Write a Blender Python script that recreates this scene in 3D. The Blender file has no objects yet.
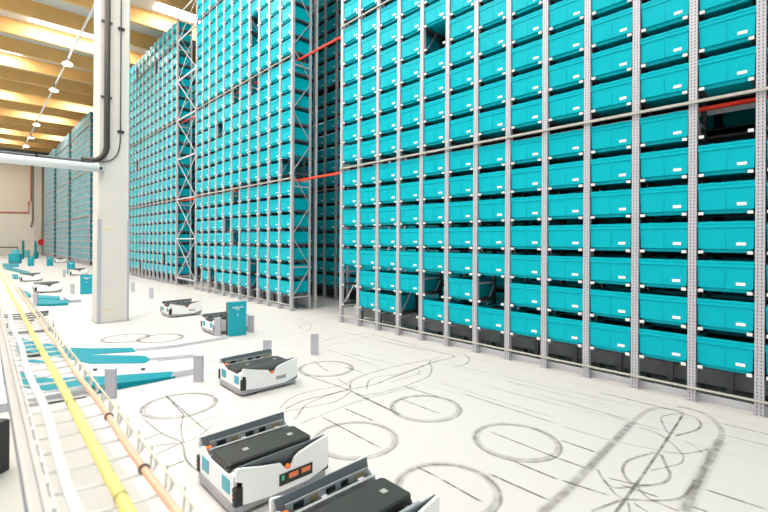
import bpy, bmesh, math, random
from mathutils import Vector, Matrix
random.seed(7)
scn = bpy.context.scene
COL = scn.collection
# ------------------------------------------------------------------ camera numbers (solved from the photograph)
FPX, CY, YAW, ROLL = 440.33, 241.27, .8137, .006
CAM = Vector((.5506, -5.172, 1.554))
FW = Vector((-math.sin(YAW), math.cos(YAW), 0))
R0 = Vector((math.cos(YAW), math.sin(YAW), 0)); U0 = Vector((0, 0, 1))
RT = math.cos(ROLL)*R0 + math.sin(ROLL)*U0
UP = -math.sin(ROLL)*R0 + math.cos(ROLL)*U0
def at(px, py, v=0, ax=2):
    d = FW + RT*((px-384)/FPX) - UP*((py-CY)/FPX)
    return CAM + d*((v-CAM[ax])/d[ax])
def proj(p):
    d = Vector(p)-CAM; z = d.dot(FW)
    if z < .05: return None
    return 384+FPX*d.dot(RT)/z, CY-FPX*d.dot(UP)/z
cd = bpy.data.cameras.new('camera'); cam = bpy.data.objects.new('camera', cd); COL.objects.link(cam)
cd.sensor_fit = 'HORIZONTAL'; cd.sensor_width = 36; cd.lens = 36*FPX/768
cd.shift_y = (CY-256)/768; cd.clip_start = .02; cd.clip_end = 300
cd.dof.use_dof = True; cd.dof.focus_distance = 6.0; cd.dof.aperture_fstop = 3.6
M = Matrix.Identity(4)
for i in range(3): M[i][0], M[i][1], M[i][2], M[i][3] = RT[i], UP[i], -FW[i], CAM[i]
cam.matrix_world = M
scn.camera = cam

# ------------------------------------------------------------------ materials
MATS = {}
def mat(name, col, rough=.5, metal=0., var=.06, scale=6., spec=.5, emit=0, ecol=None):
    if name in MATS: return MATS[name]
    m = bpy.data.materials.new(name); m.use_nodes = True
    nt = m.node_tree; b = nt.nodes['Principled BSDF']
    tc = nt.nodes.new('ShaderNodeTexCoord'); n = nt.nodes.new('ShaderNodeTexNoise')
    n.inputs['Scale'].default_value = scale; n.inputs['Detail'].default_value = 3
    nt.links.new(tc.outputs['Object'], n.inputs['Vector'])
    r = nt.nodes.new('ShaderNodeMix'); r.data_type = 'RGBA'
    r.inputs[6].default_value = (*[c*(1-var) for c in col], 1)
    r.inputs[7].default_value = (*[min(1, c*(1+var)) for c in col], 1)
    nt.links.new(n.outputs['Fac'], r.inputs[0]); nt.links.new(r.outputs[2], b.inputs['Base Color'])
    b.inputs['Roughness'].default_value = rough; b.inputs['Metallic'].default_value = metal
    b.inputs['Specular IOR Level'].default_value = spec
    if emit:
        b.inputs['Emission Color'].default_value = (*(ecol or col), 1); b.inputs['Emission Strength'].default_value = emit
    MATS[name] = m
    return m
TEAL = mat('tote_teal', (.0, .42, .505), .33, var=.05, scale=3, spec=.12)
TEALP = mat('panel_teal', (.0, .34, .43), .45, var=.03)
STEEL = mat('galvanised_steel', (.52, .53, .56), .5, .15, var=.08, scale=12)
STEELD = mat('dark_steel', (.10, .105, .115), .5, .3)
BEIGE = mat('beige_steel', (.43, .42, .38), .5, .1)
TEALS = mat('strip_teal', (.0, .235, .30), .5, var=.03, spec=.2)
WHITE = mat('white_plastic', (.86, .86, .86), .35, var=.02)
STICK = mat('sticker_white', (.9, .9, .92), .5, var=.03, scale=60)
CLIP = mat('clip_white', (.78, .77, .76), .45)
BLACK = mat('black_plastic', (.012, .012, .014), .4)
DECK = mat('deck_black', (.03, .029, .026), .5)
GREYF = mat('flap_grey', (.115, .135, .15), .45)
ALU = mat('aluminium', (.40, .405, .41), .45, .4)
LGREY = mat('light_grey', (.62, .62, .66), .5)
PLATE = mat('post_grey', (.44, .44, .49), .5)
RED = mat('pipe_red', (.62, .035, .02), .4)
ORANGE = mat('beacon_orange', (.9, .2, .03), .35)
SALMON = mat('hose_salmon', (.82, .45, .31), .5)
YELLOW = mat('hose_yellow', (.78, .68, .19), .45)
WIREW = mat('wire_white', (.72, .72, .68), .4)
WIREG = mat('wire_zinc', (.60, .58, .47), .4, .2)
CONC = mat('concrete_paint', (.66, .64, .60), .75, var=.04, scale=2)
WALLM = mat('wall_beige', (.72, .66, .56), .8, var=.03, scale=.6)
WALLL = mat('wall_pale', (.76, .73, .66), .8, var=.03, scale=.6)
WALLD = mat('wall_upper', (.22, .21, .21), .8)
WOOD = mat('glulam_wood', (.78, .47, .17), .6, var=.14, scale=1.5)
ROOFM = mat('roof_deck', (.62, .62, .60), .7, var=.05)
SKYL = mat('skylight_glow', (1, 1, 1), .5, emit=9, ecol=(1, .97, .92))
LAMPE = mat('lamp_glow', (1, 1, 1), .5, emit=10, ecol=(1, .97, .9))
DCOND = mat('conduit_dark', (.032, .03, .025), .5)
TCYAN = mat('display_teal', (.03, .36, .46), .3)
GREENL = mat('led_green', (.05, .5, .3), .4)
YEL2 = mat('tape_yellow', (.75, .62, .2), .6)

def perforated():
    m = mat('perforated_steel', (.50, .50, .54), .45, .2, var=.05, scale=12)
    nt = m.node_tree; b = nt.nodes['Principled BSDF']
    base = b.inputs['Base Color'].links[0].from_socket
    tc = nt.nodes.new('ShaderNodeTexCoord'); sp = nt.nodes.new('ShaderNodeSeparateXYZ')
    nt.links.new(tc.outputs['Object'], sp.inputs[0])
    def mth(op, a, bb=None, c=None):
        n = nt.nodes.new('ShaderNodeMath'); n.operation = op
        for k, v in enumerate((a, bb, c)):
            if v is None: continue
            if isinstance(v, (int, float)): n.inputs[k].default_value = v
            else: nt.links.new(v, n.inputs[k])
        return n.outputs[0]
    ax = mth('ABSOLUTE', mth('SUBTRACT', mth('ABSOLUTE', sp.outputs[0]), .014))
    az = mth('ABSOLUTE', mth('SUBTRACT', mth('MODULO', sp.outputs[2], .032), .016))
    hole = mth('MULTIPLY', mth('LESS_THAN', ax, .0045), mth('LESS_THAN', az, .008))
    mx = nt.nodes.new('ShaderNodeMix'); mx.data_type = 'RGBA'
    nt.links.new(hole, mx.inputs[0]); nt.links.new(base, mx.inputs[6]); mx.inputs[7].default_value = (.1, .1, .12, 1)
    nt.links.new(mx.outputs[2], b.inputs['Base Color'])
    return m
PERF = perforated()

# floor: pale sealed concrete
def floor_mat():
    m = mat('floor_concrete', (.585, .56, .542), .42, var=.03, scale=.7, spec=.35)
    nt = m.node_tree; b = nt.nodes['Principled BSDF']
    n = nt.nodes.new('ShaderNodeTexNoise'); n.inputs['Scale'].default_value = 9; n.inputs['Detail'].default_value = 6
    tc = nt.nodes.new('ShaderNodeTexCoord'); nt.links.new(tc.outputs['Object'], n.inputs['Vector'])
    mr = nt.nodes.new('ShaderNodeMapRange'); mr.inputs['To Min'].default_value = .35; mr.inputs['To Max'].default_value = .55
    nt.links.new(n.outputs['Fac'], mr.inputs['Value']); nt.links.new(mr.outputs[0], b.inputs['Roughness'])
    return m
FLOOR = floor_mat()

def mark_mat():
    m = bpy.data.materials.new('tire_mark_grey'); m.use_nodes = True
    nt = m.node_tree; nt.nodes.clear()
    out = nt.nodes.new('ShaderNodeOutputMaterial'); mx = nt.nodes.new('ShaderNodeMixShader')
    tr = nt.nodes.new('ShaderNodeBsdfTransparent'); df = nt.nodes.new('ShaderNodeBsdfDiffuse')
    df.inputs['Color'].default_value = (.21, .20, .185, 1)
    a = nt.nodes.new('ShaderNodeAttribute'); a.attribute_name = 'fade'
    n = nt.nodes.new('ShaderNodeTexNoise'); n.inputs['Scale'].default_value = 11; n.inputs['Detail'].default_value = 4
    tc = nt.nodes.new('ShaderNodeTexCoord'); nt.links.new(tc.outputs['Object'], n.inputs['Vector'])
    mr = nt.nodes.new('ShaderNodeMapRange'); mr.inputs['From Min'].default_value = .3; mr.inputs['From Max'].default_value = .7
    mr.inputs['To Min'].default_value = .4; mr.inputs['To Max'].default_value = 1.25
    nt.links.new(n.outputs['Fac'], mr.inputs['Value'])
    mu = nt.nodes.new('ShaderNodeMath'); mu.operation = 'MULTIPLY'; mu.use_clamp = True
    nt.links.new(a.outputs['Fac'], mu.inputs[0]); nt.links.new(mr.outputs[0], mu.inputs[1])
    nt.links.new(mu.outputs[0], mx.inputs[0]); nt.links.new(tr.outputs[0], mx.inputs[1]); nt.links.new(df.outputs[0], mx.inputs[2])
    nt.links.new(mx.outputs[0], out.inputs[0])
    return m
MARK = mark_mat()

# ------------------------------------------------------------------ mesh builder
class MB:
    def __init__(s): s.v = []; s.f = []; s.m = []
    def poly(s, pts, faces, mi=0):
        o = len(s.v); s.v += [tuple(p) for p in pts]
        for f in faces: s.f.append(tuple(o+i for i in f)); s.m.append(mi)
    def box(s, x0, x1, y0, y1, z0, z1, mi=0):
        p = [(x0,y0,z0),(x1,y0,z0),(x1,y1,z0),(x0,y1,z0),(x0,y0,z1),(x1,y0,z1),(x1,y1,z1),(x0,y1,z1)]
        s.poly(p, [(0,3,2,1),(4,5,6,7),(0,1,5,4),(1,2,6,5),(2,3,7,6),(3,0,4,7)], mi); return s
    def cbox(s, x0, x1, y0, y1, z0, z1, c=.01, mi=0):
        # box with its four upright edges chamfered and a small chamfer at the top
        def ring(z, k):
            a, b, d, e = x0+k, x1-k, y0+k, y1-k
            return [(a+c,d,z),(b-c,d,z),(b,d+c,z),(b,e-c,z),(b-c,e,z),(a+c,e,z),(a,e-c,z),(a,d+c,z)]
        rs = [ring(z0, 0), ring(z1-c*.5, 0), ring(z1, c*.5)]
        s.poly(sum(rs, []), [tuple(range(7,-1,-1)), tuple(range(16,24))] +
               [(r*8+i, r*8+(i+1)%8, r*8+8+(i+1)%8, r*8+8+i) for r in range(2) for i in range(8)], mi); return s
    def prism(s, poly, ax, a, b, mi=0):
        # polygon in the two other axes, extruded along axis ax from a to b
        def P(p, t):
            if ax == 0: return (t, p[0], p[1])
            if ax == 1: return (p[0], t, p[1])
            return (p[0], p[1], t)
        n = len(poly)
        s.poly([P(p, a) for p in poly]+[P(p, b) for p in poly],
               [tuple(range(n-1,-1,-1)), tuple(range(n,2*n))]+[(i,(i+1)%n,n+(i+1)%n,n+i) for i in range(n)], mi); return s
    def tube(s, pts, r, n=8, mi=0, cap=True):
        pts = [Vector(p) for p in pts]; o = len(s.v); prev = None
        for i, p in enumerate(pts):
            d = (pts[min(i+1, len(pts)-1)]-pts[max(i-1, 0)]).normalized()
            if prev is None:
                a = d.cross(Vector((0,0,1)) if abs(d.z) < .9 else Vector((1,0,0))).normalized()
            else: a = (prev - d*prev.dot(d)).normalized()
            prev = a; b = d.cross(a)
            rr = r[i] if isinstance(r, (list, tuple)) else r
            for k in range(n):
                t = 2*math.pi*k/n; s.v.append(tuple(p+a*(rr*math.cos(t))+b*(rr*math.sin(t))))
        for i in range(len(pts)-1):
            for k in range(n):
                s.f.append((o+i*n+k, o+i*n+(k+1)%n, o+(i+1)*n+(k+1)%n, o+(i+1)*n+k)); s.m.append(mi)
        if cap:
            s.f.append(tuple(o+k for k in range(n-1,-1,-1))); s.m.append(mi)
            e = o+(len(pts)-1)*n; s.f.append(tuple(e+k for k in range(n))); s.m.append(mi)
        return s
    def bar(s, a, b, w, t, mi=0):
        a, b = Vector(a), Vector(b); d = (b-a).normalized()
        u = d.cross(Vector((0,1,0)) if abs(d.y) < .9 else Vector((1,0,0))).normalized()*w/2
        v = d.cross(u).normalized()*t/2
        s.poly([a-u-v,a+u-v,a+u+v,a-u+v,b-u-v,b+u-v,b+u+v,b-u+v],
               [(0,3,2,1),(4,5,6,7),(0,1,5,4),(1,2,6,5),(2,3,7,6),(3,0,4,7)], mi); return s
    def lathe(s, prof, n=16, c=(0,0), mi=0):
        o = len(s.v)
        for r, z in prof:
            for k in range(n):
                t = 2*math.pi*k/n; s.v.append((c[0]+r*math.cos(t), c[1]+r*math.sin(t), z))
        for i in range(len(prof)-1):
            for k in range(n):
                s.f.append((o+i*n+k, o+i*n+(k+1)%n, o+(i+1)*n+(k+1)%n, o+(i+1)*n+k)); s.m.append(mi)
        s.f.append(tuple(o+k for k in range(n-1,-1,-1))); s.m.append(mi)
        e = o+(len(prof)-1)*n; s.f.append(tuple(e+k for k in range(n))); s.m.append(mi)
        return s
    def shift(s, d):
        s.v = [(p[0]+d[0], p[1]+d[1], p[2]+d[2]) for p in s.v]; return s
    def add(s, o, d=(0,0,0)):
        b = len(s.v); s.v += [(p[0]+d[0], p[1]+d[1], p[2]+d[2]) for p in o.v]
        s.f += [tuple(b+i for i in f) for f in o.f]; s.m += o.m; return s
    def mesh(s, name, mats):
        me = bpy.data.meshes.new(name); me.from_pydata(s.v, [], s.f)
        for m in (mats if isinstance(mats, (list, tuple)) else [mats]): me.materials.append(m)
        me.polygons.foreach_set('material_index', s.m)
        bm = bmesh.new(); bm.from_mesh(me); bmesh.ops.recalc_face_normals(bm, faces=bm.faces); bm.to_mesh(me); bm.free()
        me.update(); return me
    def build(s, name, mats, parent=None, smooth=False):
        o = bpy.data.objects.new(name, s.mesh(name, mats)); COL.objects.link(o)
        if parent: o.parent = parent
        if smooth:
            for p in o.data.polygons: p.use_smooth = True
        return o
def tag(o, label=None, cat=None, group=None, kind=None):
    if label: o['label'] = label
    if cat: o['category'] = cat
    if group: o['group'] = group
    if kind: o['kind'] = kind
    return o
def empty(name, loc, rz=0):
    o = bpy.data.objects.new(name, None); COL.objects.link(o); o.location = loc; o.rotation_euler = (0,0,rz)
    o.empty_display_size = .1
    return o
KIDS = {}
def copy_tree(o, parent=None):
    c = o.copy(); COL.objects.link(c)
    if parent: c.parent = parent
    for ch in list(o.children): copy_tree(ch, c)
    return c
def struct(o): o['kind'] = 'structure'; return o
def smooth_line(pts, n=6):
    P = [Vector(p) for p in pts]
    if len(P) < 3: return P
    out = []
    for i in range(len(P)-1):
        p0, p1, p2, p3 = P[max(i-1,0)], P[i], P[i+1], P[min(i+2,len(P)-1)]
        for k in range(n):
            t = k/n
            out.append(.5*((2*p1)+(p2-p0)*t+(2*p0-5*p1+4*p2-p3)*t*t+(3*p1-p0-3*p2+p3)*t**3))
    out.append(P[-1]); return out
ORD = ['first','second','third','fourth','fifth','sixth','seventh','eighth','ninth','tenth','eleventh','twelfth','thirteenth','fourteenth',
       'fifteenth','sixteenth','seventeenth','eighteenth','nineteenth','twentieth','twenty-first','twenty-second','twenty-third']

# ------------------------------------------------------------------ the setting
struct(MB().box(-54.2, 9, -14, 22, -.2, 0).build('floor', FLOOR))
ceil = struct(MB().box(-54.2, 9, -16, 22, 10.6, 10.8).build('ceiling', ROOFM))
P0 = -20.80; k = 0
xb = P0+2.3*8
while xb > -54:
    MB().box(xb-.16, xb, -15.9, 21.9, 10.0, 10.6).build('roof_beam', WOOD, ceil)
    xb -= 2.3
w = struct(MB().box(-54.2, -54, -14, 22, 0, 10.6).build('wall_left', WALLM))
struct(MB().box(-54, -53.985, -14, 2.2, 0, 3.93).build('trim_1', WALLL))
struct(MB().box(-54, -53.96, -14, 2.2, 9.05, 10.55).build('trim_2', WALLD))
struct(MB().box(-54, -53.7, -14, .6, 8.95, 9.3).build('trim_4', STEELD))
struct(MB().box(-54, -53.6, -.52, .05, 0, 9.0).build('trim_3', CONC))
struct(MB().box(-54.2, -15, -16.2, -16, 0, 10.6).build('wall_front', WALLL))  # unseen wall, added to darken the far racks and cut their reflections
struct(MB().box(5.3, 5.5, .3, 22, 0, 10.6).build('wall_right', WALLM))  # unseen wall, extended to keep outside light out of the rack aisle
struct(MB().box(-54.2, 9.2, 22, 22.2, 0, 10.6).build('wall_back', WALLM))
struct(MB().box(-4.4, 1.5, -13.9, -4.40, 0, .003).build('trim_5', mat('floor_shade_beige', (.47, .45, .415), .6, var=.05, scale=1.2)))  # thin slab with the floor's shade under the tray put into its colour
# skylights between the beams, each with its daylight
def beam_gap(x):  # centre of the beam gap holding x
    j = math.floor((P0+2.3*8-x)/2.3); return P0+2.3*8-j*2.3-.08-1.15
SK = [(-21.3,-1.6,3.6),(-25.7,-5.6,4.6),(-32.4,-4.8,3.4),(-33.0,.4,2.0),(-37.6,-1.3,2.4),(-43.9,-4.2,3.0),(-44.0,.6,1.6),(-17.6,1.0,1.9),(-16,-6,3.6),
      (-11.8,-3.,3.6),(-11.8,-8.5,3.6),(-7.3,-3,3.6),(-7.3,-8.5,3.6),(-2.6,-3,3.6),(-2.6,-8.5,3.6),(2,-4,3.6),(-30,-10,4),(-20.5,-10.5,4),(-40,-9,4),(-49.,-4,3)]
for i, (x, y, L) in enumerate(SK):
    xc = beam_gap(x)
    struct(MB().box(xc-.75, xc+.75, y-L/2, y+L/2, 10.56, 10.598).build('window_%d' % (i+1), SKYL))
    la = bpy.data.lights.new('skylight_daylight', 'AREA'); la.shape = 'RECTANGLE'; la.size = 1.5; la.size_y = L
    la.energy = 190*L/3; la.color = (1, .97, .93)
    lo = bpy.data.objects.new('skylight_daylight', la); COL.objects.link(lo); lo.location = (xc, y, 10.54)

# ------------------------------------------------------------------ wheel marks on the floor
class Marks:
    def __init__(s): s.v = []; s.f = []; s.a = []; s.z = .0006
    def ribbon(s, pts, w, a, closed=False):
        s.z += .00003
        pts = [Vector((p[0], p[1], 0)) for p in pts]; n = len(pts); o = len(s.v)
        for i, p in enumerate(pts):
            if closed: d = pts[(i+1) % n]-pts[i-1]
            else: d = pts[min(i+1, n-1)]-pts[max(i-1, 0)]
            d.normalize(); nn = Vector((-d.y, d.x, 0))*w/2
            e = 1 if closed or 0 < i < n-1 else .0
            for q, al in ((-1, 0), (-.55, a), (.55, a), (1, 0)):
                s.v.append((p.x+nn.x*q, p.y+nn.y*q, s.z)); s.a.append(al*e*.74)
        for i in range(n if closed else n-1):
            j = (i+1) % n
            for k in range(3): s.f.append((o+i*4+k, o+j*4+k, o+j*4+k+1, o+i*4+k+1))
    def ring(s, x, y, r, w, a):
        s.ribbon([(x+r*math.cos(t*math.pi/24), y+r*math.sin(t*math.pi/24)) for t in range(48)], w, a, True)
    def px(s, pts, w, a):
        q = [at(*p) for p in pts]
        if len(q) == 2: q = [q[0].lerp(q[1], t/8) for t in range(9)]
        s.ribbon(smooth_line(q) if len(pts) > 2 else q, w, a)
mk = Marks()
for x, y, a in ((-1.235,-2.05,.5),(-2.17,-2.05,.5),(-2.11,-2.95,.45),(-1.18,-2.98,.55),(-3.83,-1.99,.5),(-3.78,-3.71,.55),(-4.75,-2.9,.25),(-6.93,-2.95,.8),(-7.3,-3.35,.75),(-2.6,-4.95,.35)):
    mk.ring(x, y, .312, .075, a*.75); mk.ring(x+.012, y-.01, .322, .022, a*.6)
LN = [((560,440),(597.5,453),.016,.55),((560,458.8),(585.8,468.2),.014,.6),((560,480),(610,496),.016,.6),((560,426),(611.6,441),.014,.3),((560,400),(632.7,421),.014,.3),
 ((597.5,392),(680,412),.016,.5),((703.3,489),(768,510),.016,.65),((723,435),(790,451),.014,.35),((718,422.5),(790,440),.014,.5),((692,507),(708,512),.014,.7),
 ((440,478.7),(483,503),.014,.6),((487,473),(550,501),.016,.65),((510,460),(560,480.6),.016,.6),((487,430.7),(575,465),.014,.5),((457.6,392),(560,425),.014,.45),
 ((529,392),(660,430),.012,.3),((320,416),(382,449),.014,.55),((343.4,408),(375,421.7),.016,.6),((355,394),(400,415),.014,.55),((402,386),(440,397.6),.014,.6),
 ((400,399),(440,414),.014,.5),((416,466.7),(440,478.4),.014,.5),((301,373.8),(352,391),.014,.55),((315,362),(329,372.7),.012,.5),((344,367),(364,373),.014,.5),
 ((352.6,391.4),(400,415),.014,.55),((322,348),(383,368),.014,.35),((380,341),(456,356),.014,.4),((342,352),(400,365),.012,.3),((336,330),(430,352),.012,.3),
 ((480,385),(700,440),.01,.25),((430,380),(560,420),.01,.3),((618,484),(660,498),.014,.5),((607,478),(640,486),.012,.45),((440,362),(640,408),.01,.3),((500,380),(620,408),.01,.28),
 ((165,395),(184,415),.014,.5),((166,395.5),(209.5,434),.012,.5),((137,442),(168,431.5),.012,.5),((138,448),(181,443),.012,.45),((145,460),(181,443),.012,.45),((163,469),(185,461),.016,.55),
 ((216,330),(120,344),.016,.35),((230,337.5),(140,351),.014,.4),((200,346),(320,330),.012,.2),((60,455),(140,436),.012,.4),((35,430),(60,425),.012,.4),((64,425),(72,445),.016,.5),((87,470),(106,510),.016,.5),((70,445),(90,475),.012,.4),((0,505),(30,496),.012,.35),((20,480),(50,468),.012,.3)]
for a, b, w_, s_ in LN: mk.px([a, b], w_*1.45, min(1.35, s_*1.8))
CV = [([(541,515),(552,504),(564.7,492.8),(581,476.4),(600,456.5),(616,440),(632.7,422.5),(644.4,413),(653.7,408.9),(665.5,408.6),(676,410.5),(683.4,414)],.05,.3),
 ([(541,515),(552,504),(564.7,492.8),(581,476.4),(600,456.5),(616,440),(632.7,422.5)],.085,.18),
 ([(676,407),(688,408.4),(707,415.4),(718.5,426),(722,434),(715,450.5),(705.7,467),(697.5,483.4),(690.5,497.4),(685.8,514)],.05,.3),
 ([(721,440),(715,450.5),(705.7,467),(697.5,483.4),(690.5,497.4),(685.8,514)],.095,.2),
 ([(703,449),(709,453),(700,480),(692,490)],.03,.3),
 ([(683.4,414),(672,432),(650,465),(633,489),(614,515)],.022,.75),
 ([(683.4,414),(695,417.8),(701,424.8),(695,430.7),(674,436.5)],.02,.6),([(683.4,414),(679.5,413.6),(663,416.6),(662,422.5),(669,435.4)],.018,.5),
 ([(636,427),(654,432),(670,442),(680,452),(683.4,457),(681,463.5),(669,467),(650,471)],.018,.42),([(656,452.5),(630,460),(622.8,469),(625.6,477.5),(632.6,483.4),(649,485.7),(665.5,482),(670,475),(665.5,464.6),(660.8,454)],.024,.5),
 ([(597.5,469.3),(603.4,480),(614,488),(632.6,487),(650,485)],.022,.45),([(590.5,512),(607,505.7),(625.6,500),(653.7,501),(680,498.6),(690,489),(695,480)],.022,.5),
 ([(637,486),(646.7,497.5),(661,504.5),(680,512)],.02,.45),([(628,502),(630,514)],.014,.5),([(633,503),(650,514)],.014,.55),([(663,452.5),(685.8,454),(709,449.4)],.018,.45),
 ([(683.4,440),(697.5,449.4),(703,454)],.016,.3),([(603.4,480),(615,494),(625,501)],.02,.4),([(612,441),(655,450),(680,453.4)],.014,.35),
 ([(284,410),(303,401),(330,394.5),(352,389.5),(375,384.5),(390,378.7),(411.5,371),(433,362.6),(450,358.3),(455.5,356)],.022,.6),
 ([(294,420),(298.7,414.8),(305.8,405.5),(327,396),(352.6,388)],.022,.45),([(280,409),(284.7,403),(294,396.7),(312.8,391),(340,386),(352,380)],.022,.4),
 ([(350,389),(352.6,380.9),(369,373.8),(400,365.6),(430,360)],.022,.5),([(350,390),(360,395.7),(378.4,393.4),(400,388),(411.5,384),(428.6,376.5),(431.8,368),(429.7,361.5),(440,357)],.022,.45),
 ([(366.7,390),(369,381),(378.4,377),(400,374),(425,365)],.02,.45),([(390,383),(407,377.6),(418,374.4),(420,370)],.018,.35),([(454,367),(465,364.7),(469.4,359.4),(463,354),(452,352)],.024,.35),
 ([(284,412),(300,409),(335,402),(352,391)],.022,.45),([(298,425),(330,412),(370,398),(420,386)],.03,.28),
 ([(320,343),(341,336.3),(366.7,334),(383,337.5),(410,345)],.018,.4),([(320,346),(348,342),(370,336)],.016,.35),([(299,319),(310.5,323.4),(308,330.5),(300,327),(322,318)],.018,.35),
 ([(300,318),(312,314),(330,312)],.016,.3),([(390,339),(433,350.8),(456.5,356)],.016,.5),([(338,379),(345,384),(352,388)],.018,.4),
 ([(140,416),(160.5,433),(181,443),(186,460),(199,473)],.018,.5),([(183.7,413.5),(181,430),(184,444)],.014,.45),([(181,443),(196,438),(215,424)],.02,.35),([(185,430),(205,420),(225,415)],.02,.3),
 ([(90,335),(104,331),(124,334),(122,341),(100,343),(90,340)],.022,.35),([(130,318),(160,310),(178,314)],.02,.25),([(100,325),(135,331),(180,334)],.016,.25),([(120,300),(136,306),(150,312),(140,318)],.02,.25),([(265,300),(290,306),(330,318)],.016,.25),([(300,345),(280,345),(262,350)],.02,.2)]
for p, w_, s_ in CV: mk.px(p, w_*1.15, s_*1.25)
for y, x0, x1, s_ in ((-.28,-7,1.4,.3),(-.55,-8,1.4,.22),(-.8,-12,1,.22),(-1.1,-9,.6,.25),(-1.32,-12,-2,.25),(-1.55,-9,-2,.25),(-.4,-14,-7,.25),(-1.0,-14,-9,.25),(-2.4,-14,-9.5,.25),(-2.0,-6.2,-4.4,.2),(-2.5,-6.2,-4.4,.25),(-2.8,-6,-4.5,.2)):
    mk.ribbon([(x0+(x1-x0)*t/20, y+.006*math.sin(t*1.7)) for t in range(21)], .014, s_)
me = bpy.data.meshes.new('tire_mark'); me.from_pydata(mk.v, [], mk.f); me.materials.append(MARK)
at_ = me.attributes.new('fade', 'FLOAT', 'POINT'); at_.data.foreach_set('value', mk.a)
mo = bpy.data.objects.new('tire_mark', me); COL.objects.link(mo)
tag(mo, 'grey wheel tracks looping and crossing over the white floor', 'wheel marks', kind='stuff')

# ------------------------------------------------------------------ storage racks and totes
BAY, HR, Z0, LEV = .51, .3723, .3496, 2.7017
def zrow(r): return Z0 + (r//7)*LEV + (r % 7)*HR
NROW = 23; ZTOP = 9.14
def tote_mb():
    m = MB()
    # rings from outside bottom, up, over the rim, down the inside
    prof = [(.19,.026,.0),(.194,.022,.030),(.2075,.0,.036),(.2125,-.004,.222),(.2125,-.004,.232),(.218,-.012,.236),(.218,-.012,.262),(.214,-.007,.266),(.218,-.012,.270),(.218,-.012,.293),
            (.203,.012,.293),(.190,.03,.03)]
    D = .50
    o = 0; pts = []
    for hw, y0, z in prof:
        y1 = D-y0
        pts += [(-hw,y0,z),(hw,y0,z),(hw,y1,z),(-hw,y1,z)]
    n = len(prof)
    fs = [(3,2,1,0)] + [(r*4+i, r*4+(i+1) % 4, r*4+4+(i+1) % 4, r*4+4+i) for r in range(n-1) for i in range(4)] + [((n-1)*4, (n-1)*4+1, (n-1)*4+2, (n-1)*4+3)]
    m.poly(pts, fs)
    for x in (-.105, .105): m.box(x-.02, x+.02, -.0135, -.006, .284, .296)       # latch bumps on the rim
    m.poly([(-.197,.02,.262),(.197,.02,.262),(.197,.48,.262),(-.197,.48,.262)], [(0,1,2,3)], 1)   # added dark sheet, painted shade inside the tote
    m.box(-.004, .004, -.006, 0, .04, .23)                                       # middle rib
    return m
def tote_lo():
    m = MB(); D = .50
    pts = []
    for hw, y0, z in ((.19,.026,.0),(.194,.022,.030),(.205,.0,.036),(.2125,-.004,.232),(.218,-.012,.236),(.218,-.012,.293)):
        pts += [(-hw,y0,z),(hw,y0,z),(hw,D-y0,z),(-hw,D-y0,z)]
    m.poly(pts, [(3,2,1,0)]+[(r*4+i, r*4+(i+1) % 4, r*4+4+(i+1) % 4, r*4+4+i) for r in range(4) for i in range(4)]) 
    m.poly([(-.205,.012,.285),(.205,.012,.285),(.205,.488,.285),(-.205,.488,.285)], [(0,1,2,3)], 2)  # same dark sheet, stands in for shade in the tote
    m.poly(pts[16:20]+[(-.205,.012,.285),(.205,.012,.285),(.205,.488,.285),(-.205,.488,.285)], [(i,(i+1)%4,4+(i+1)%4,4+i) for i in range(4)])
    return m
STX0, STX1, STZ0, STZ1 = .085, .155, .068, .096
def sticker_mb():
    m = MB(); m.box(STX0, STX1, -.0045, -.001, STZ0, STZ1, 0)
    m.box(STX0+.008, STX1-.008, -.005, -.0044, STZ0+.009, STZ0+.012, 1); m.box(STX0+.012, STX1-.02, -.005, -.0044, STZ0+.016, STZ0+.018, 1)
    return m
THI, TLO, STK = tote_mb(), tote_lo(), sticker_mb()
TME = THI.mesh('storage_tote', [TEAL, mat('stored_goods', (.03,.03,.035), .8)]); SGREY = mat('print_grey', (.62, .58, .62), .6)  # second material: added dark sheet, painted shade inside the totes
SME = STK.mesh('label_sticker', [STICK, SGREY])
YT = .025
slots = []   # (rack, bay, row, x, base y)
RACKS = {  # name: (right upright x, bays, front y)
 'A': (10*BAY-.005, 22, 0), 'B': (-7.92, 11, 0), 'C': (-15.32, 12, 0), 'E': (-22.9, 11, 0), 'D1': (-30.25, 12, 0), 'D2': (-37.8, 11, 0), 'D3': (-45.2, 12, 0)}
EMPTY = {'A': set(), 'B': set(), 'C': set()}
def slot_of(name, px, py):
    p = at(px, py, 0, 1); z = p.z-Z0; lv = int(z//LEV); r = lv*7+min(6, int((z-lv*LEV)//HR))
    return int((RACKS[name][0]-p.x)//BAY), r
for nm, L in (('A', [(433,38),(725,118),(485,290),(409,304),(433,284),(349,270),(349,295)]),
              ('B', [(254.5,14),(254.5,28),(252,87),(236.5,97),(221,128),(235,197),(227,224),(235,237),(285,169),(199,273),(212,274),(252,266),(252,281)]),
              ('C', [(139,70),(158,69),(138,166),(164,256),(141,263)])):
    for p in L: EMPTY[nm].add(slot_of(nm, *p))
for nm, (xr, nb, y) in RACKS.items():
    for b in range(nb):
        for r in range(NROW):
            if (b, r) in EMPTY.get(nm, ()): continue
            if nm[0] in 'DE' and random.random() < .015: continue
            slots.append((nm, b, r, xr-(b+.5)*BAY, y+YT))
def vis_area(x, y, z):
    q = [proj(p) for p in ((x-.21,y,z),(x+.21,y,z),(x+.21,y,z+.29),(x-.21,y,z+.29))]
    if None in q: return 0
    x0, x1 = max(0, min(p[0] for p in q)), min(768, max(p[0] for p in q))
    y0, y1 = max(0, min(p[1] for p in q)), min(512, max(p[1] for p in q))
    return max(0, x1-x0)*max(0, y1-y0)
ranked = sorted(slots, key=lambda s: -vis_area(s[3], s[4], zrow(s[2])))
ranked = [s for s in ranked if s[0] in 'AB']
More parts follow.
